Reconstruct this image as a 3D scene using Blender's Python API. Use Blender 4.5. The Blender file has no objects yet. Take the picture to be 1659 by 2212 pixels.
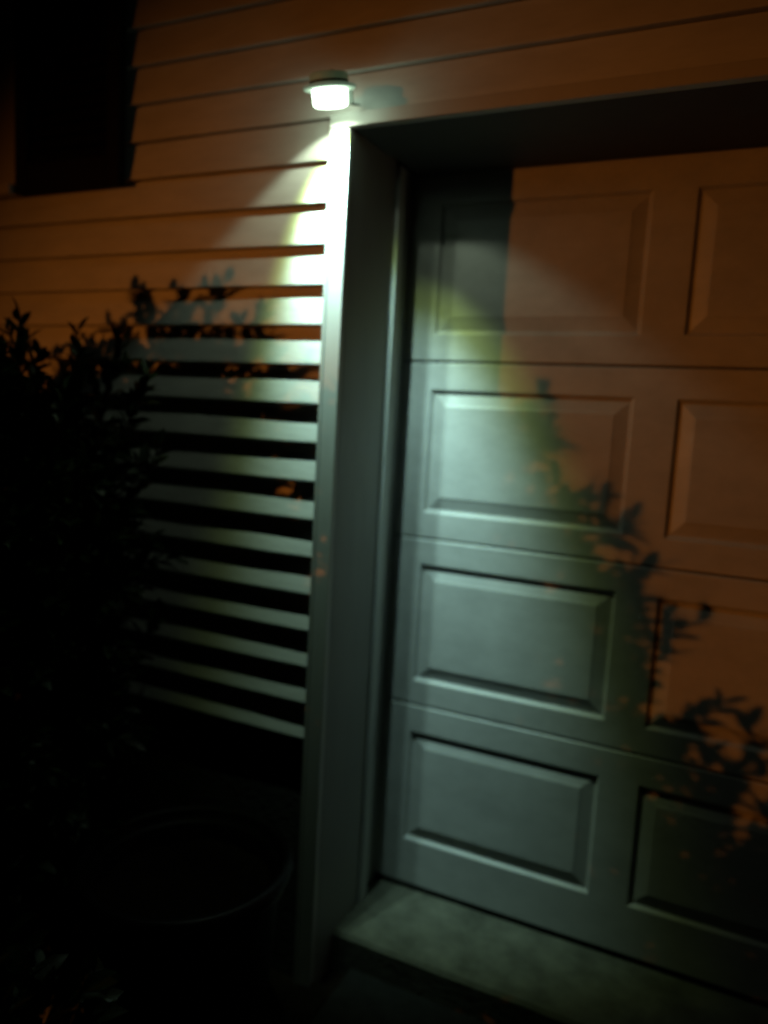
import bpy, math, random
from mathutils import Vector, Matrix, noise

# ------------------------------------------------------------------ camera, world, lights, exposure
S = bpy.context.scene
C = S.collection
R = math.radians

yaw, pitch, roll = 0.4365, -0.1242, 0.0549
CAM = Vector((0.8821, -1.7595, 1.5155))
fwd = Vector((-math.sin(yaw) * math.cos(pitch), math.cos(yaw) * math.cos(pitch), math.sin(pitch)))
right0 = Vector((math.cos(yaw), math.sin(yaw), 0))
up0 = right0.cross(fwd)
right = math.cos(roll) * right0 + math.sin(roll) * up0
up = -math.sin(roll) * right0 + math.cos(roll) * up0
cd = bpy.data.cameras.new('camera')
cam = bpy.data.objects.new('camera', cd)
C.objects.link(cam)
cam.matrix_world = Matrix(((right.x, up.x, -fwd.x, CAM.x), (right.y, up.y, -fwd.y, CAM.y),
                           (right.z, up.z, -fwd.z, CAM.z), (0, 0, 0, 1)))
cd.sensor_fit = 'HORIZONTAL'
cd.sensor_width = 36.0
cd.lens = 36.0 * 1666.57 / 1659.0
cd.clip_start = 0.02
cd.clip_end = 400
cd.dof.use_dof = True
cd.dof.focus_distance = 1.35
cd.dof.aperture_fstop = 1.55
S.camera = cam

w = bpy.data.worlds.new('World')
S.world = w
w.use_nodes = True
wn = w.node_tree
sky = wn.nodes.new('ShaderNodeTexSky')
sky.sky_type = 'NISHITA'
sky.sun_disc = False
sky.sun_elevation = R(1.0)
sky.sun_rotation = R(200)
wn.links.new(sky.outputs[0], wn.nodes['Background'].inputs[0])
wn.nodes['Background'].inputs[1].default_value = 0.0002

S.view_settings.view_transform = 'Standard'
S.view_settings.look = 'None'
S.view_settings.exposure = 0.0
S.view_settings.gamma = 1.0
S.view_settings.use_curve_mapping = False
S.render.engine = 'CYCLES'
S.cycles.use_denoising = True
S.cycles.max_bounces = 6
S.cycles.sample_clamp_indirect = 0.6
S.cycles.filter_width = 2.0


def aim(o, loc, direction):
    o.location = loc
    o.rotation_mode = 'QUATERNION'
    o.rotation_quaternion = Vector(direction).normalized().to_track_quat('-Z', 'Y')


# sodium lamp down the street: far, low, from the left behind the camera
LDIR = Vector((0.575, 0.818, -0.065)).normalized()
ld = bpy.data.lights.new('sodium_street_light', 'SPOT')
lo = bpy.data.objects.new('sodium_street_light', ld)
C.objects.link(lo)
TGT = Vector((0.06, 0.1, 1.20))
aim(lo, TGT - LDIR * 14.0, LDIR)
ld.spot_size = R(14.2)
ld.spot_blend = 1.0
ld.shadow_soft_size = 0.06
ld.color = (1.0, 0.28, 0.034)
ld.energy = 1130.0

# ------------------------------------------------------------------ materials


def mat(name, col, rough=0.6, spec=0.3, bump=0.0, bscale=40.0, var=0.0, vscale=3.0, stretch=(1, 1, 1), coat=0.0):
    m = bpy.data.materials.new(name)
    m.use_nodes = True
    nt = m.node_tree
    b = nt.nodes['Principled BSDF']
    b.inputs['Base Color'].default_value = (*col, 1)
    b.inputs['Roughness'].default_value = rough
    b.inputs['Specular IOR Level'].default_value = spec
    b.inputs['Coat Weight'].default_value = coat
    tc = nt.nodes.new('ShaderNodeNewGeometry')
    mp = nt.nodes.new('ShaderNodeMapping')
    mp.inputs['Scale'].default_value = stretch
    nt.links.new(tc.outputs['Position'], mp.inputs['Vector'])
    if var > 0:
        n = nt.nodes.new('ShaderNodeTexNoise')
        n.inputs['Scale'].default_value = vscale
        n.inputs['Detail'].default_value = 6
        n.inputs['Roughness'].default_value = 0.65
        nt.links.new(mp.outputs[0], n.inputs['Vector'])
        r = nt.nodes.new('ShaderNodeMapRange')
        r.inputs['From Min'].default_value = 0.3
        r.inputs['From Max'].default_value = 0.7
        r.inputs['To Min'].default_value = 1 - var
        r.inputs['To Max'].default_value = 1 + var * 0.6
        nt.links.new(n.outputs['Fac'], r.inputs['Value'])
        mx = nt.nodes.new('ShaderNodeMix')
        mx.data_type = 'RGBA'
        mx.blend_type = 'MULTIPLY'
        mx.inputs['Factor'].default_value = 1
        mx.inputs['A'].default_value = (*col, 1)
        nt.links.new(r.outputs[0], mx.inputs['B'])
        nt.links.new(mx.outputs['Result'], b.inputs['Base Color'])
    if bump > 0:
        n2 = nt.nodes.new('ShaderNodeTexNoise')
        n2.inputs['Scale'].default_value = bscale
        n2.inputs['Detail'].default_value = 5
        nt.links.new(mp.outputs[0], n2.inputs['Vector'])
        bp = nt.nodes.new('ShaderNodeBump')
        bp.inputs['Strength'].default_value = bump
        bp.inputs['Distance'].default_value = 0.004
        nt.links.new(n2.outputs['Fac'], bp.inputs['Height'])
        nt.links.new(bp.outputs[0], b.inputs['Normal'])
    return m


M_SIDING = mat('vinyl_siding', (0.76, 0.76, 0.735), 0.5, 0.3, 0.15, 70, 0.13, 14, (0.35, 1, 1.3))
M_TRIM = mat('white_trim_paint', (0.62, 0.62, 0.60), 0.45, 0.3, 0.08, 70, 0.06, 6, (2, 2, 0.3))
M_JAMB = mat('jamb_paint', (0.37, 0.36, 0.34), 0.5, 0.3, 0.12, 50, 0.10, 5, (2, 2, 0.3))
M_DOOR = mat('painted_steel_door', (0.475, 0.475, 0.465), 0.42, 0.35, 0.12, 60, 0.16, 11, (0.6, 1, 1))
M_SOFF = mat('soffit_shade_tone', (0.095, 0.093, 0.09), 0.6, 0.2, 0.1, 50, 0.15, 6)  # darker than the jamb: shade under the head put into the colour
M_FOUND = mat('parged_foundation', (0.08, 0.078, 0.07), 0.9, 0.1, 0.5, 60, 0.3, 8)
M_SLAB = mat('garage_slab_concrete', (0.145, 0.145, 0.115), 0.85, 0.15, 0.45, 45, 0.45, 9)
M_ASPHALT = mat('asphalt', (0.020, 0.020, 0.020), 0.95, 0.1, 0.9, 120, 0.35, 20)
M_SOIL = mat('soil', (0.012, 0.009, 0.006), 1.0, 0.05, 1.0, 60, 0.4, 12)
M_SHUT = mat('black_shutter_paint', (0.006, 0.006, 0.007), 0.7, 0.1, 0.1, 60, 0.1, 6)
M_FRAME = mat('window_frame_paint', (0.60, 0.58, 0.55), 0.5, 0.2, 0.05, 60, 0.1, 5)
M_RUB = mat('black_rubber', (0.012, 0.012, 0.012), 0.7, 0.2, 0.1, 60)
M_TUB = mat('black_plastic', (0.005, 0.005, 0.0055), 0.42, 0.18, 0.10, 25, 0.1, 6)
M_LAMP = mat('lamp_plastic', (0.45, 0.50, 0.45), 0.45, 0.3, 0.05, 60, 0.1, 12)
# thin white plastic, faintly lit through from the LEDs inside
M_LAMP.node_tree.nodes['Principled BSDF'].inputs['Emission Color'].default_value = (0.62, 1.0, 0.66, 1)
M_LAMP.node_tree.nodes['Principled BSDF'].inputs['Emission Strength'].default_value = 0.10
M_HOUS = mat('lamp_housing_plastic', (0.42, 0.46, 0.38), 0.5, 0.3, 0.05, 60, 0.1, 12)
M_HOUS.node_tree.nodes['Principled BSDF'].inputs['Emission Color'].default_value = (0.62, 1.0, 0.5, 1)
M_HOUS.node_tree.nodes['Principled BSDF'].inputs['Emission Strength'].default_value = 0.03
M_LAMPD = mat('lamp_dark_plastic', (0.07, 0.08, 0.07), 0.5, 0.3, 0.05, 60, 0.1, 12)
M_SOLAR = mat('solar_cell', (0.01, 0.012, 0.03), 0.15, 0.5, 0.02, 60)
M_BARK = mat('bark', (0.045, 0.034, 0.024), 0.9, 0.1, 0.7, 60, 0.3, 20)


def glass_mat():
    m = bpy.data.materials.new('dark_window_glass')
    m.use_nodes = True
    b = m.node_tree.nodes['Principled BSDF']
    b.inputs['Base Color'].default_value = (0.012, 0.012, 0.014, 1)
    b.inputs['Roughness'].default_value = 0.05
    return m


M_GLASS = glass_mat()


def leaf_mat():
    m = bpy.data.materials.new('evergreen_leaf')
    m.use_nodes = True
    nt = m.node_tree
    b = nt.nodes['Principled BSDF']
    g = nt.nodes.new('ShaderNodeNewGeometry')
    rmp = nt.nodes.new('ShaderNodeValToRGB')
    rmp.color_ramp.elements[0].color = (0.005, 0.011, 0.003, 1)
    rmp.color_ramp.elements[1].color = (0.013, 0.028, 0.006, 1)
    nt.links.new(g.outputs['Random Per Island'], rmp.inputs[0])
    nt.links.new(rmp.outputs[0], b.inputs['Base Color'])
    b.inputs['Roughness'].default_value = 0.45
    b.inputs['Specular IOR Level'].default_value = 0.2
    return m


M_LEAF = leaf_mat()


def lens_mat():
    # glowing clear-frosted lens: lets the LEDs behind it shine through and glows itself
    m = bpy.data.materials.new('lit_lens')
    m.use_nodes = True
    nt = m.node_tree
    nt.nodes.clear()
    out = nt.nodes.new('ShaderNodeOutputMaterial')
    ad = nt.nodes.new('ShaderNodeAddShader')
    tr = nt.nodes.new('ShaderNodeBsdfTransparent')
    tr.inputs[0].default_value = (0.9, 0.9, 0.9, 1)
    em = nt.nodes.new('ShaderNodeEmission')
    em.inputs[0].default_value = (0.72, 1.0, 0.74, 1)
    em.inputs[1].default_value = 3.8
    nt.links.new(tr.outputs[0], ad.inputs[0])
    nt.links.new(em.outputs[0], ad.inputs[1])
    nt.links.new(ad.outputs[0], out.inputs[0])
    return m


M_LENS = lens_mat()

# ------------------------------------------------------------------ mesh helpers


class MB:
    def __init__(self):
        self.v = []
        self.f = []

    def quad(self, a, b, c, d):
        n = len(self.v)
        self.v += [a, b, c, d]
        self.f.append((n, n + 1, n + 2, n + 3))

    def box(self, x0, x1, y0, y1, z0, z1):
        n = len(self.v)
        self.v += [(x0, y0, z0), (x1, y0, z0), (x1, y1, z0), (x0, y1, z0),
                   (x0, y0, z1), (x1, y0, z1), (x1, y1, z1), (x0, y1, z1)]
        for q in ((0, 3, 2, 1), (4, 5, 6, 7), (0, 1, 5, 4), (1, 2, 6, 5), (2, 3, 7, 6), (3, 0, 4, 7)):
            self.f.append(tuple(n + i for i in q))
        return self

    def lathe(self, prof, cx, cy, seg=48, closed=False):
        n = len(self.v)
        m = len(prof)
        for i in range(seg):
            a = 2 * math.pi * i / seg
            for r, z in prof:
                self.v.append((cx + r * math.cos(a), cy + r * math.sin(a), z))
        for i in range(seg):
            j = (i + 1) % seg
            for k in range(m - 1 if not closed else m):
                l = (k + 1) % m
                self.f.append((n + i * m + k, n + j * m + k, n + j * m + l, n + i * m + l))
        return self

    def tube(self, pts, rad, seg=6):
        n = len(self.v)
        for i, p in enumerate(pts):
            p = Vector(p)
            t = (Vector(pts[min(i + 1, len(pts) - 1)]) - Vector(pts[max(i - 1, 0)])).normalized()
            a = t.orthogonal().normalized()
            b = t.cross(a)
            r = rad[i] if isinstance(rad, (list, tuple)) else rad
            for k in range(seg):
                an = 2 * math.pi * k / seg
                self.v.append(tuple(p + r * (math.cos(an) * a + math.sin(an) * b)))
        for i in range(len(pts) - 1):
            for k in range(seg):
                l = (k + 1) % seg
                self.f.append((n + i * seg + k, n + i * seg + l, n + (i + 1) * seg + l, n + (i + 1) * seg + k))
        return self

    def mesh(self, name, m, smooth=False):
        me = bpy.data.meshes.new(name)
        me.from_pydata([tuple(v) for v in self.v], [], self.f)
        me.materials.append(m)
        if smooth:
            me.shade_smooth()
        me.update()
        return me

    def build(self, name, m, parent=None, smooth=False, bevel=0.0, angle=None):
        o = bpy.data.objects.new(name, self.mesh(name, m, smooth))
        C.objects.link(o)
        if parent is not None:
            o.parent = parent
            o.matrix_parent_inverse = Matrix.Translation(-world_loc(parent))
        if bevel:
            md = o.modifiers.new('bevel', 'BEVEL')
            md.width = bevel
            md.segments = 2
        if angle is not None:
            o.data.shade_smooth()
            try:
                o.data.set_sharp_from_angle(angle=angle)
            except Exception:
                pass
        return o


def world_loc(o):
    p = Vector(o.location)
    while o.parent is not None:
        p = p + o.matrix_parent_inverse.translation + Vector((0, 0, 0))
        o = o.parent
        p = p + Vector(o.location)
    return p


def tag(o, label=None, cat=None, group=None, kind=None):
    if label:
        o['label'] = label
        o['kind'] = 'thing'
    if cat:
        o['category'] = cat
    if group:
        o['group'] = group
    if kind:
        o['kind'] = kind
    return o


def thing(name, loc, label, cat, group=None):
    o = bpy.data.objects.new(name, None)
    C.objects.link(o)
    o.location = loc
    o.empty_display_size = 0.1
    return tag(o, label, cat, group)


# ------------------------------------------------------------------ dimensions (metres; wall face y=0, door plane y=DY)
DY = 0.411
XJ, XT = -0.083, -0.137          # left edge of the opening, left edge of its trim
ZH = 2.2128                      # head of the opening
XR = 2.80                        # right edge of the opening
SP = 0.1016                      # exposure of a siding course
ZB = 0.6205                      # lowest butt edge on the left
XL = -3.4
GZ = -0.10                       # driveway level
T = 0.0140                       # butt thickness

# ------------------------------------------------------------------ setting
g = MB()
g.quad((-200, -200, -0.13), (200, -200, -0.13), (200, 200, -0.13), (-200, 200, -0.13))
tag(g.build('ground', M_SOIL), kind='structure')
drv = MB()
drv.box(-0.02, 3.4, -9.0, 0.13, -0.30, GZ)
tag(drv.build('driveway', M_ASPHALT), kind='structure')
# planting bed, gently uneven
bed = MB()
nx, ny = 60, 50
for j in range(ny + 1):
    for i in range(nx + 1):
        x = -4.0 + (3.975) * i / nx
        y = -3.2 + 3.21 * j / ny
        z = -0.085 + 0.03 * noise.noise(Vector((x * 2.2, y * 2.2, 0))) + 0.02 * noise.noise(Vector((x * 9, y * 9, 3)))
        bed.v.append((x, y, z))
for j in range(ny):
    for i in range(nx):
        a = j * (nx + 1) + i
        bed.f.append((a, a + 1, a + nx + 2, a + nx + 1))
tag(bed.build('planting_bed', M_SOIL, smooth=True), kind='structure')
# concrete slab with a worn front edge
sl = MB()
N = 90
x0, x1 = -0.0935, XR + 0.01
prof = []
for i in range(N + 1):
    x = x0 + (x1 - x0) * i / N
    e = 0.004 * noise.noise(Vector((x * 9, 1.7, 0))) + 0.003 * noise.noise(Vector((x * 31, 5, 0)))
    zz = 0.002 * noise.noise(Vector((x * 3, 0, 7)))
    prof.append([(x, 0.1145 + 0.004 + e, -0.2), (x, 0.1145 + e, -0.012), (x, 0.1145 + 0.009 + e, -0.001 + zz), (x, 0.26, zz * 0.6 + 0.001),
                 (x, 0.40, 0.0), (x, 1.6, 0.0)])
for p in prof:
    sl.v += p
for i in range(N):
    for k in range(5):
        a = i * 6 + k
        sl.f.append((a, a + 6, a + 7, a + 1))
tag(sl.build('garage_floor', M_SLAB), kind='structure')

# ------------------------------------------------------------------ house wall
house = thing('house_wall', (-0.5, 0.05, 0.0), 'pale horizontal lap sided house wall with white trim around the garage opening', 'house wall')


def course(k, xa, xb, seed):
    z0 = ZB + k * SP
    m = MB()
    n = max(4, int((xb - xa) / 0.06))
    ph = seed * 3.7
    prof = [(T + 0.012, SP + 0.008), (T + 0.0105, SP - 0.0012), (T * 0.95, SP - 0.0055), (T * 0.5, SP * 0.5), (0.0004, 0.0045), (0.0004, 0.0012), (0.0018, 0.0), (T + 0.0085, 0.0006)]
    for i in range(n + 1):
        x = xa + (xb - xa) * i / n
        wz = 0.0011 * noise.noise(Vector((x * 2.3, ph, 0))) + 0.0005 * noise.noise(Vector((x * 9, ph, 4)))
        wy = 0.0013 * noise.noise(Vector((x * 2.9, ph, 9)))
        for q, (y, z) in enumerate(prof):
            f = 1.0 if q in (3, 4, 5, 6) else 0.0
            m.v.append((x, y + wy * f, z0 + z + wz * (1 if q else 0)))
    P = len(prof)
    for i in range(n):
        for q in range(P - 1):
            a = i * P + q
            m.f.append((a, a + 1, a + P + 1, a + P))
    o = m.build('siding_board', M_SIDING, house)
    return o


for k in range(0, 28):
    z0 = ZB + k * SP
    if k < 16:
        course(k, XL, XT + 0.004, k)
    else:
        course(k, XL, 3.6, k)
for k in range(0, 16):
    course(k, XR + 0.056, 3.6, k + 50)

b = MB()
b.box(XL, XT + 0.02, 0.028, 0.10, ZB - 0.02, ZH + 0.03)
b.box(XL, 3.6, 0.028, 0.10, ZH + 0.03, ZB + 28 * SP)
b.box(XR + 0.03, 3.6, 0.028, 0.10, ZB - 0.02, ZH + 0.03)
b.build('sheathing', M_JAMB, house)
b = MB()
b.box(XL, XT + 0.02, 0.0115, 0.25, -0.4, ZB + 0.012)
b.build('foundation', M_FOUND, house)
b = MB()
b.box(XR + 0.03, 3.6, 0.0115, 0.25, -0.4, ZB + 0.012)
b.build('foundation', M_FOUND, house)

# J-channel beside the trim: narrow rounded lip
jc = MB()
pts = [(XT - 0.001, 0.012), (XT - 0.001, -0.011), (XT + 0.001, -0.0145), (XT + 0.004, -0.016), (XT + 0.0075, -0.0155), (XT + 0.010, -0.013), (XT + 0.011, 0.012)]
for z in (-0.12, ZH - 0.004):
    for x, y in pts:
        jc.v.append((x, y, z))
n = len(pts)
for i in range(n - 1):
    jc.f.append((i, i + 1, n + i + 1, n + i))
jc.f.append(tuple(range(n, 2 * n)))
jc.build('trim_channel', M_TRIM, house)
b = MB()
b.box(XT + 0.0115, XJ, -0.012, 0.012, -0.12, ZH - 0.002)
b.build('trim_board', M_TRIM, house, bevel=0.0015)
b = MB()
b.box(XR, XR + 0.055, -0.004, 0.012, -0.12, ZH - 0.002)
b.build('trim_board', M_TRIM, house, bevel=0.0015)
b = MB()
b.box(XT - 0.002, XR + 0.055, -0.014, 0.014, ZH, ZH + 0.034)
b.build('header_trim', M_TRIM, house, bevel=0.003)

# jamb: deep reveal board, stop moulding, inner recess
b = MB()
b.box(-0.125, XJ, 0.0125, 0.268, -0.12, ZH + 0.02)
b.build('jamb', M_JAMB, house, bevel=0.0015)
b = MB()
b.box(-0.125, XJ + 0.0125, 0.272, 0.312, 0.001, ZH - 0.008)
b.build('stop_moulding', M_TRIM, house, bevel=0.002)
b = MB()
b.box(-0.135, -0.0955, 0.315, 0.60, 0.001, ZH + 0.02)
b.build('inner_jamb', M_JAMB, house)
b = MB()
b.box(XR, XR + 0.045, 0.0125, 0.60, -0.12, ZH + 0.02)
b.build('jamb', M_JAMB, house, bevel=0.0015)
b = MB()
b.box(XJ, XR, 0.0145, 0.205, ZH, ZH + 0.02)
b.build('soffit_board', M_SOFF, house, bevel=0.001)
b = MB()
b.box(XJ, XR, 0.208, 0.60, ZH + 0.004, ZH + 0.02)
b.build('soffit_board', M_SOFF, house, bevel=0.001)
# garage interior shell so that no light leaks in
b = MB()
b.box(XL, 3.6, 1.6, 1.7, -0.4, 3.4)
b.build('garage_back_wall', M_JAMB, house)

# ------------------------------------------------------------------ garage door: 4 sections x 4 raised panels
door = thing('garage_door', (1.3, DY, 0.0), 'pale sectional garage door with raised rectangular panels set deep in its opening', 'garage door')
secs = [(0.018, 0.6196, 0.1687, 0.5331), (0.6196, 1.1488, 0.6961, 1.0703), (1.1488, 1.682, 1.2282, 1.6015), (1.682, 2.24, 1.761, 2.135)]
cols = [(i * 0.6967, i * 0.6967 + 0.5908) for i in range(4)]
DX0, DX1 = -0.11, 3 * 0.6967 + 0.5908 + 0.11
OB = [(0, 0), (0.002, 0.0008), (0.009, 0.0095), (0.012, 0.0108)]           # outer bevel: inset, depth
IB = [(0.012, 0.0108), (0.0165, 0.0100), (0.046, 0.0022), (0.049, 0.0006), (0.053, 0.0)]


def rings(m, r, prof, y, cap):
    x0, x1, z0, z1 = r
    n = len(m.v)
    for ins, dep in prof:
        m.v += [(x0 + ins, y + dep, z0 + ins), (x1 - ins, y + dep, z0 + ins), (x1 - ins, y + dep, z1 - ins), (x0 + ins, y + dep, z1 - ins)]
    for k in range(len(prof) - 1):
        for i in range(4):
            j = (i + 1) % 4
            m.f.append((n + 4 * k + i, n + 4 * k + j, n + 4 * k + 4 + j, n + 4 * k + 4 + i))
    if cap:
        e = n + 4 * (len(prof) - 1)
        m.f.append((e, e + 1, e + 2, e + 3))


for si, (za, zb, pz0, pz1) in enumerate(secs):
    m = MB()
    zlo, zhi = za + 0.0022, zb - 0.0022
    y = DY
    # stiles and rails round the four openings
    xs = [DX0] + [c for cc in cols for c in cc] + [DX1]
    for i in range(0, len(xs), 2):
        m.quad((xs[i], y, pz0), (xs[i + 1], y, pz0), (xs[i + 1], y, pz1), (xs[i], y, pz1))
    for i in range(len(xs) - 1):
        m.quad((xs[i], y, zlo + 0.004), (xs[i + 1], y, zlo + 0.004), (xs[i + 1], y, pz0), (xs[i], y, pz0))
        m.quad((xs[i], y, pz1), (xs[i + 1], y, pz1), (xs[i + 1], y, zhi - 0.004), (xs[i], y, zhi - 0.004))
    # rounded tongue edges and back
    m.quad((DX0, y + 0.004, zlo), (DX1, y + 0.004, zlo), (DX1, y, zlo + 0.004), (DX0, y, zlo + 0.004))
    m.quad((DX0, y, zhi - 0.004), (DX1, y, zhi - 0.004), (DX1, y + 0.004, zhi), (DX0, y + 0.004, zhi))
    m.quad((DX0, y + 0.040, zlo), (DX1, y + 0.040, zlo), (DX1, y + 0.004, zlo), (DX0, y + 0.004, zlo))
    m.quad((DX0, y + 0.004, zhi), (DX1, y + 0.004, zhi), (DX1, y + 0.040, zhi), (DX0, y + 0.040, zhi))
    m.quad((DX0, y + 0.040, zlo), (DX0, y + 0.040, zhi), (DX1, y + 0.040, zhi), (DX1, y + 0.040, zlo))
    m.quad((DX0, y + 0.004, zlo), (DX0, y, zlo + 0.004), (DX0, y, zhi - 0.004), (DX0, y + 0.004, zhi))
    for ca, cb in cols:
        rings(m, (ca, cb, pz0, pz1), OB, y, False)
    so = m.build('door_section', M_DOOR, door)
    # tongue behind the joint
    for ca, cb in cols:
        p = MB()
        rings(p, (ca, cb, pz0, pz1), IB, y, True)
        p.build('raised_panel', M_DOOR, so)
b = MB()
for z in (0.6196, 1.1488, 1.682):
    b.box(DX0, DX1, DY + 0.012, DY + 0.036, z - 0.0022, z + 0.0022)
b.build('joint_gasket', M_RUB, door)
b = MB()
b.box(DX0, DX1, DY + 0.006, DY + 0.034, 0.0015, 0.0202)
b.build('bottom_seal', M_RUB, door)

# ------------------------------------------------------------------ window and shutter at the upper left
SX0, SX1, SZ0, SZ1 = -1.232, -0.812, 2.127, 3.35
sh = thing('window_shutter', ((SX0 + SX1) / 2, 0.0, SZ0), 'black louvred shutter beside the window, upper left of the lamp', 'shutter')
YF, YB = -0.030, -0.0015
b = MB(); b.box(SX0, SX0 + 0.05, YF, YB, SZ0, SZ1); b.build('stile', M_SHUT, sh, bevel=0.003)
b = MB(); b.box(SX1 - 0.05, SX1, YF, YB, SZ0, SZ1); b.build('stile', M_SHUT, sh, bevel=0.003)
b = MB(); b.box(SX0 + 0.05, SX1 - 0.05, YF + 0.001, YB, SZ0, SZ0 + 0.085); b.build('rail', M_SHUT, sh, bevel=0.003)
b = MB(); b.box(SX0 + 0.05, SX1 - 0.05, YF + 0.001, YB, SZ1 - 0.07, SZ1); b.build('rail', M_SHUT, sh, bevel=0.003)
lv = MB()
lv.v = [(-0.16, -0.012, -0.020), (0.16, -0.012, -0.020), (0.16, -0.009, -0.022), (-0.16, -0.009, -0.022),
        (-0.16, 0.009, 0.022), (0.16, 0.009, 0.022), (0.16, 0.012, 0.020), (-0.16, 0.012, 0.020)]
lv.f = [(0, 3, 2, 1), (0, 1, 5, 4), (1, 2, 6, 5), (2, 3, 7, 6), (3, 0, 4, 7), (4, 5, 6, 7)]
lme = lv.mesh('louvre', M_SHUT)
z = SZ0 + 0.105
while z < SZ1 - 0.09:
    o = bpy.data.objects.new('louvre', lme)
    C.objects.link(o)
    o.parent = sh
    o.location = Vector(((SX0 + SX1) / 2, -0.0145, z)) - Vector(sh.location)
    z += 0.036

wx1, wx0 = -1.238, -2.2
wi = thing('house_window', ((wx0 + wx1) / 2, 0.0, 2.13), 'dark window with a pale casing, cut off by the upper left corner of the picture', 'window')
b = MB(); b.box(wx1 - 0.075, wx1, -0.022, 0.008, 2.158, 3.4); b.build('casing', M_FRAME, wi, bevel=0.003)
b = MB(); b.box(wx0, wx0 + 0.075, -0.022, 0.008, 2.158, 3.4); b.build('casing', M_FRAME, wi, bevel=0.003)
b = MB(); b.box(wx0 - 0.01, wx1, -0.045, 0.008, 2.126, 2.156); b.build('sill', M_FRAME, wi, bevel=0.003)
b = MB()
b.box(wx1 - 0.12, wx1 - 0.077, -0.010, 0.008, 2.158, 3.4)
b.box(wx0 + 0.077, wx0 + 0.12, -0.010, 0.008, 2.158, 3.4)
b.box(wx0 + 0.121, wx1 - 0.121, -0.010, 0.008, 2.158, 2.205)
b.build('sash', M_FRAME, wi, bevel=0.002)
b = MB(); b.box(wx0 + 0.11, wx1 - 0.11, -0.003, 0.005, 2.19, 3.4); b.build('pane', M_GLASS, wi)

# ------------------------------------------------------------------ the lit solar gutter lamp
LX, LY, LZ = -0.089, -0.106, 2.2635                  # centre of the brim
TILT = R(15)
lamp = thing('solar_gutter_light', (LX, LY, LZ), 'small round solar light glowing white, hung at the top corner of the garage opening', 'wall light')
lamp.rotation_euler = (TILT, 0, 0)


def lpart(mb, name, m, parent=lamp, **kw):
    o = mb.build(name, m, None, **kw)
    o.parent = parent
    return o


lpart(MB().lathe([(0.0, -0.0370), (0.034, -0.0370), (0.0385, -0.0350), (0.0408, -0.0300), (0.0415, -0.0015)], 0, 0, 56), 'lens', M_LENS, smooth=True)
lpart(MB().lathe([(0.0, 0.0), (0.038, 0.0), (0.058, -0.0012), (0.0615, 0.0006), (0.0630, 0.0030), (0.0618, 0.0060), (0.048, 0.0085), (0.0430, 0.0088)], 0, 0, 64),
      'brim', M_LAMP, smooth=True)
hs = lpart(MB().lathe([(0.0440, 0.0085), (0.0445, 0.0130), (0.0450, 0.0240), (0.0445, 0.0300), (0.0425, 0.0325), (0.0, 0.0330)], 0, 0, 56), 'housing', M_HOUS, smooth=True)
lpart(MB().lathe([(0.0450, 0.0110), (0.0459, 0.0115), (0.0459, 0.0160), (0.0450, 0.0165)], 0, 0, 56), 'groove_ring', M_LAMPD, hs, smooth=True)
p = MB()
p.box(-0.026, 0.026, -0.026, 0.026, 0.0331, 0.0348)
lpart(p, 'solar_cell', M_SOLAR)
p = MB()
p.box(0.022, 0.036, 0.0455, 0.0485, -0.030, 0.004)        # drop plate behind the lens
p.box(0.022, 0.036, 0.0487, 0.0880, -0.030, -0.0275)       # arm to the header trim
lpart(p, 'bracket', M_LAMPD, bevel=0.0006)
LAMP_M = Matrix.Translation((LX, LY, LZ)) @ Matrix.Rotation(TILT, 4, 'X')

# the three LEDs under the brim (real lamps; beam pattern of a phosphor LED: cool core, yellow-green ring, faint skirt)
AX = Vector((0.0, math.sin(R(20)), -math.cos(R(20))))
AXC = Vector((0.0, math.sin(R(26)), -math.cos(R(26))))
AXR = Vector((0.0, math.sin(R(28)), -math.cos(R(28))))
CORE, RING, SKIRT = (0.56, 0.97, 0.99), (0.68, 1.0, 0.26), (0.80, 1.0, 0.72)


def spot(name, x, half_deg, blend, col, energy):
    d = bpy.data.lights.new(name, 'SPOT')
    o = bpy.data.objects.new(name, d)
    C.objects.link(o)
    aim(o, LAMP_M @ Vector((x, 0.0, -0.0095)), {'led_core': AXC, 'led_ring': AXR}.get(name, AX))
    d.spot_size = R(half_deg * 2)
    d.spot_blend = blend
    d.color = col
    d.energy = energy
    d.shadow_soft_size = 0.003


for dx, f in ((-0.024, 0.42), (-0.010, 0.33), (0.0045, 0.25)):
    spot('led_core', dx, 26.5, 1.0, CORE, 103 * f)
    spot('led_ring', dx, 31.5, 0.6, RING, 18 * f)
    spot('led_skirt', dx, 53, 0.25, SKIRT, 2.6 * f)

# ------------------------------------------------------------------ black plastic tub on the bed
TX, TY, TZ = -0.300, -0.295, 0.385
tub = thing('planter_tub', (TX, TY, -0.085), 'glossy black round plastic tub with a rolled rim below the siding, left of the garage', 'planter')
p = MB().lathe([(0.0, -0.09), (0.205, -0.09), (0.210, -0.08), (0.240, TZ - 0.085), (0.243, TZ - 0.075), (0.254, TZ - 0.068),
                (0.256, TZ - 0.055), (0.253, TZ - 0.040)], TX, TY, 72)
p.build('body', M_TUB, tub, smooth=True)
p = MB().lathe([(0.250, TZ - 0.042), (0.262, TZ - 0.038), (0.270, TZ - 0.026), (0.270, TZ - 0.014), (0.263, TZ - 0.003), (0.252, TZ + 0.000), (0.243, TZ - 0.004),
                (0.239, TZ - 0.014), (0.236, TZ - 0.030), (0.226, TZ - 0.034), (0.221, TZ - 0.040), (0.215, TZ - 0.10)], TX, TY, 72)
p.build('rim', M_TUB, tub, smooth=True)
p = MB()
p.v.append((TX, TY, TZ - 0.07))
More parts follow.
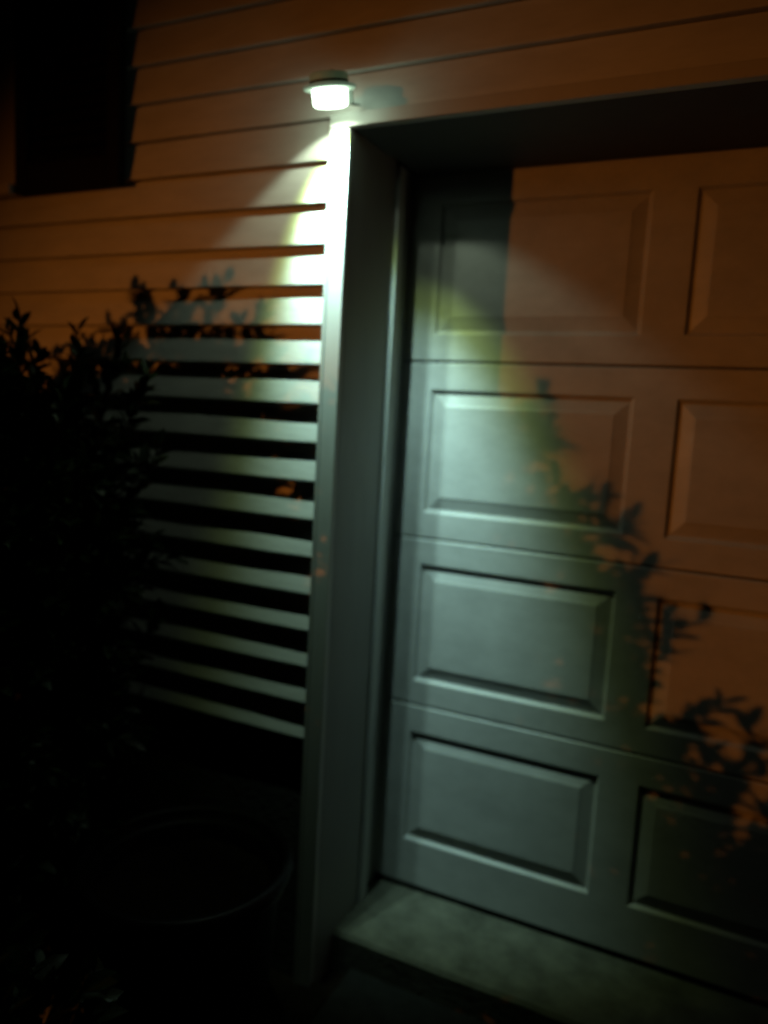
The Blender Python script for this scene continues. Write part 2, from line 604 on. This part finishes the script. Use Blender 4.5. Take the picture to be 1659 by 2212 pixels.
for r, zz in ((0.07, 0.0), (0.14, -0.004), (0.219, -0.012)):
    for i in range(36):
        an = 2 * math.pi * i / 36
        x, y = TX + r * math.cos(an), TY + r * math.sin(an)
        p.v.append((x, y, TZ - 0.075 + zz + 0.012 * noise.noise(Vector((x * 14, y * 14, 2)))))
for i in range(36):
    j = (i + 1) % 36
    p.f.append((0, 1 + i, 1 + j))
    for k in range(2):
        p.f.append((1 + 36 * k + i, 37 + 36 * k + i, 37 + 36 * k + j, 1 + 36 * k + j))
p.build('potting_soil', M_SOIL, tub, smooth=True)

# ------------------------------------------------------------------ shrubs
LEAF_V = [(0, 0, 0), (0.28, 0.42, 0.07), (0.28, -0.42, 0.07), (0.68, 0.40, 0.05), (0.68, -0.40, 0.05), (1.0, 0, -0.06), (0.30, 0, 0.0), (0.68, 0, 0.0)]
LEAF_F = [(0, 6, 1), (0, 2, 6), (6, 7, 3, 1), (6, 2, 4, 7), (7, 5, 3), (7, 4, 5)]
LEAF_ME = bpy.data.meshes.new('leaf')
LEAF_ME.from_pydata([(x, y * 0.46, z) for x, y, z in LEAF_V], [], LEAF_F)
LEAF_ME.materials.append(M_LEAF)
LEAF_ME.shade_smooth()


def leaf_matrix(pos, d, ln, rng):
    d = d.normalized()
    s = d.cross(Vector((0, 0, 1)))
    if s.length < 0.05:
        s = Vector((1, 0, 0))
    s.normalize()
    s = Matrix.Rotation(rng.uniform(-0.8, 0.8), 3, d) @ s
    n = s.cross(d)
    M = Matrix(((d.x * ln, s.x * ln, n.x * ln, pos.x), (d.y * ln, s.y * ln, n.y * ln, pos.y), (d.z * ln, s.z * ln, n.z * ln, pos.z), (0, 0, 0, 1)))
    return M


def shrub(label, base, blobs, shoots, nsprig, seed, singles, ywall=-0.02, lens=(0.055, 0.088), hollow=0.45):
    """blobs: (cx,cy,cz,rx,ry,rz); sprigs of whorled leaves fill them; shoots: explicit upright twigs (base, tip)."""
    rng = random.Random(seed)
    root = thing('evergreen_shrub', base, label, 'shrub', 'shrubs by the garage')
    wood = MB()
    leaves = []
    B = Vector(base)

    def sprig(a, b_, n, l0, l1):
        ax = (b_ - a)
        L = ax.length
        t = ax.normalized()
        o1 = t.orthogonal().normalized()
        o2 = t.cross(o1)
        wood.tube([tuple(a), tuple(a + ax * 0.55), tuple(b_)], [0.0026, 0.002, 0.001], 4)
        ph = rng.uniform(0, 6.28)
        for i in range(n):
            u = (i + 0.6) / n
            p = a + ax * u
            ph += 2.4 + rng.uniform(-0.3, 0.3)
            out = math.cos(ph) * o1 + math.sin(ph) * o2
            d = out * rng.uniform(0.65, 1.0) + t * (0.35 + 0.9 * u) + Vector((0, 0, rng.uniform(-0.1, 0.25)))
            ln = rng.uniform(l0, l1) * (1.0 - 0.25 * u)
            if p.y + d.normalized().y * ln > ywall:
                continue
            leaves.append((p, leaf_matrix(p, d, ln, rng)))

    tot = sum(q[3] * q[4] * q[5] for q in blobs)
    for (cx, cy, cz, rx, ry, rz) in blobs:
        n = int(nsprig * rx * ry * rz / tot)
        top = Vector((cx, cy, cz + rz * 0.55))
        # main stems
        for q in range(5):
            a = rng.uniform(0, 6.28)
            e = Vector((cx + math.cos(a) * rx * 0.5, min(cy + math.sin(a) * ry * 0.5, ywall - 0.05), cz + rz * rng.uniform(0.2, 0.7)))
            s0 = B + Vector((rng.uniform(-0.06, 0.06), rng.uniform(-0.06, 0.06), 0))
            wood.tube([tuple(s0), tuple(s0.lerp(e, 0.5) + Vector((rng.uniform(-.05, .05), rng.uniform(-.03, .03), 0.08))), tuple(e)], [0.014, 0.010, 0.005], 6)
        for q in range(n):
            while True:
                v = Vector((rng.uniform(-1, 1), rng.uniform(-1, 1), rng.uniform(-1, 1)))
                l = v.length
                if hollow < l < 1.0:
                    break
            lump = 1.0 + 0.22 * noise.noise(Vector((v.x * 2.3 + seed, v.y * 2.3, v.z * 2.3)) + Vector((cx, cy, cz)) * 3)
            p = Vector((cx + v.x * rx * lump, cy + v.y * ry * lump, cz + v.z * rz * lump))
            if p.y > ywall - 0.03 or p.z < 0.0:
                continue
            d = (Vector((v.x / rx, v.y / ry, v.z / rz)).normalized() + Vector((rng.uniform(-.5, .5), rng.uniform(-.5, .5), rng.uniform(0.1, 1.0)))).normalized()
            L = rng.uniform(0.06, 0.13)
            e = p + d * L
            if e.y > ywall - 0.01:
                e.y = ywall - 0.01
            sprig(p, e, rng.randint(7, 11), lens[0], lens[1])
    for a, e in shoots:
        a, e = Vector(a), Vector(e)
        L = (e - a).length
        sprig(a, e, max(8, int(L / 0.015)), lens[0], lens[1])
        if L > 0.16:
            for u in (0.35, 0.6):
                s0 = a.lerp(e, u)
                side = Vector((rng.uniform(-1, 1), rng.uniform(-0.6, 0.2), 0.8)).normalized()
                sprig(s0, s0 + side * 0.07, 7, lens[0] * 0.8, lens[1] * 0.9)
    wood.build('stem', M_BARK, root)
    leaves.sort(key=lambda q: (q[0] - CAM).length)
    base_inv = Matrix.Translation(-B)
    k = 0
    for p, M in leaves[:singles]:
        o = bpy.data.objects.new('leaf', LEAF_ME)
        C.objects.link(o)
        o.parent = root
        o.matrix_local = base_inv @ M
    fo = MB()
    lv = [Vector((x, y * 0.46, z)) for x, y, z in LEAF_V]
    for p, M in leaves[singles:]:
        n = len(fo.v)
        fo.v += [tuple(M @ q) for q in lv]
        fo.f += [tuple(n + i for i in f) for f in LEAF_F]
    f = fo.build('foliage', M_LEAF, root, smooth=True)
    f['kind'] = 'stuff'
    return root


shrub('dark leafy evergreen shrub standing against the siding below the shutter', (-0.95, -0.44, -0.08),
      [(-0.97, -0.42, 0.75, 0.40, 0.42, 0.80), (-1.02, -0.40, 1.25, 0.36, 0.36, 0.36), (-0.82, -0.30, 1.15, 0.22, 0.24, 0.34),
       (-1.30, -0.40, 1.05, 0.35, 0.38, 0.50), (-0.80, -0.28, 0.62, 0.20, 0.24, 0.62)],
      [((-0.85, -0.32, 1.45), (-0.89, -0.30, 1.73)), ((-0.93, -0.30, 1.40), (-1.0, -0.28, 1.66)), ((-0.80, -0.22, 1.40), (-0.78, -0.20, 1.70)),
       ((-0.70, -0.22, 1.40), (-0.64, -0.18, 1.69)), ((-0.66, -0.2, 1.35), (-0.56, -0.17, 1.60)), ((-0.75, -0.25, 1.35), (-0.74, -0.24, 1.62)),
       ((-1.15, -0.35, 1.45), (-1.18, -0.33, 1.70)), ((-0.62, -0.2, 1.2), (-0.52, -0.16, 1.42))],
      2100, 3, 300)
shrub('dark leafy evergreen shrub nearest the camera, out by the driveway edge', (-0.85, -1.15, -0.08),
      [(-1.75, -1.15, 0.75, 0.45, 0.36, 0.85), (-1.32, -1.15, 0.93, 0.46, 0.36, 0.82), (-0.94, -1.15, 0.84, 0.37, 0.34, 0.78), (-0.70, -1.15, 0.66, 0.22, 0.30, 0.62),
       (-0.30, -1.15, 0.30, 0.46, 0.30, 0.46), (-0.16, -1.15, 0.26, 0.30, 0.28, 0.42), (-0.55, -1.15, 0.38, 0.26, 0.30, 0.45)],
      [((-1.30, -1.15, 1.7), (-1.22, -1.15, 1.88)), ((-1.15, -1.1, 1.65), (-1.06, -1.1, 1.82)), ((-1.0, -1.1, 1.4), (-0.92, -1.1, 1.57)), ((-0.95, -1.1, 1.35), (-0.80, -1.1, 1.54)), ((-0.98, -1.1, 1.40), (-0.87, -1.1, 1.60)), ((-0.9, -1.1, 1.3), (-0.74, -1.1, 1.47)),
       ((-0.80, -1.1, 1.2), (-0.64, -1.1, 1.40)), ((-0.68, -1.1, 1.1), (-0.42, -1.1, 1.28)), ((-0.66, -1.1, 1.0), (-0.40, -1.1, 1.15)), ((-0.60, -1.1, 0.82), (-0.44, -1.1, 1.00)),
       ((-0.40, -1.1, 0.65), (-0.30, -1.1, 0.96)), ((-0.15, -1.1, 0.6), (-0.10, -1.1, 0.78)),
       ((-0.80, -1.1, 1.10), (-0.56, -1.1, 1.38)), ((-0.62, -1.1, 0.95), (-0.32, -1.1, 1.16)), ((-0.62, -1.1, 0.90), (-0.38, -1.1, 1.07)),
       ((-0.48, -1.1, 0.70), (-0.25, -1.1, 0.98)), ((-0.34, -1.1, 0.62), (-0.17, -1.1, 0.88)), ((-0.85, -1.1, 1.2), (-0.68, -1.1, 1.46)), ((-0.95, -1.1, 1.3), (-0.78, -1.1, 1.60))],
      2200, 8, 60, ywall=5.0, hollow=0.0, lens=(0.060, 0.095))
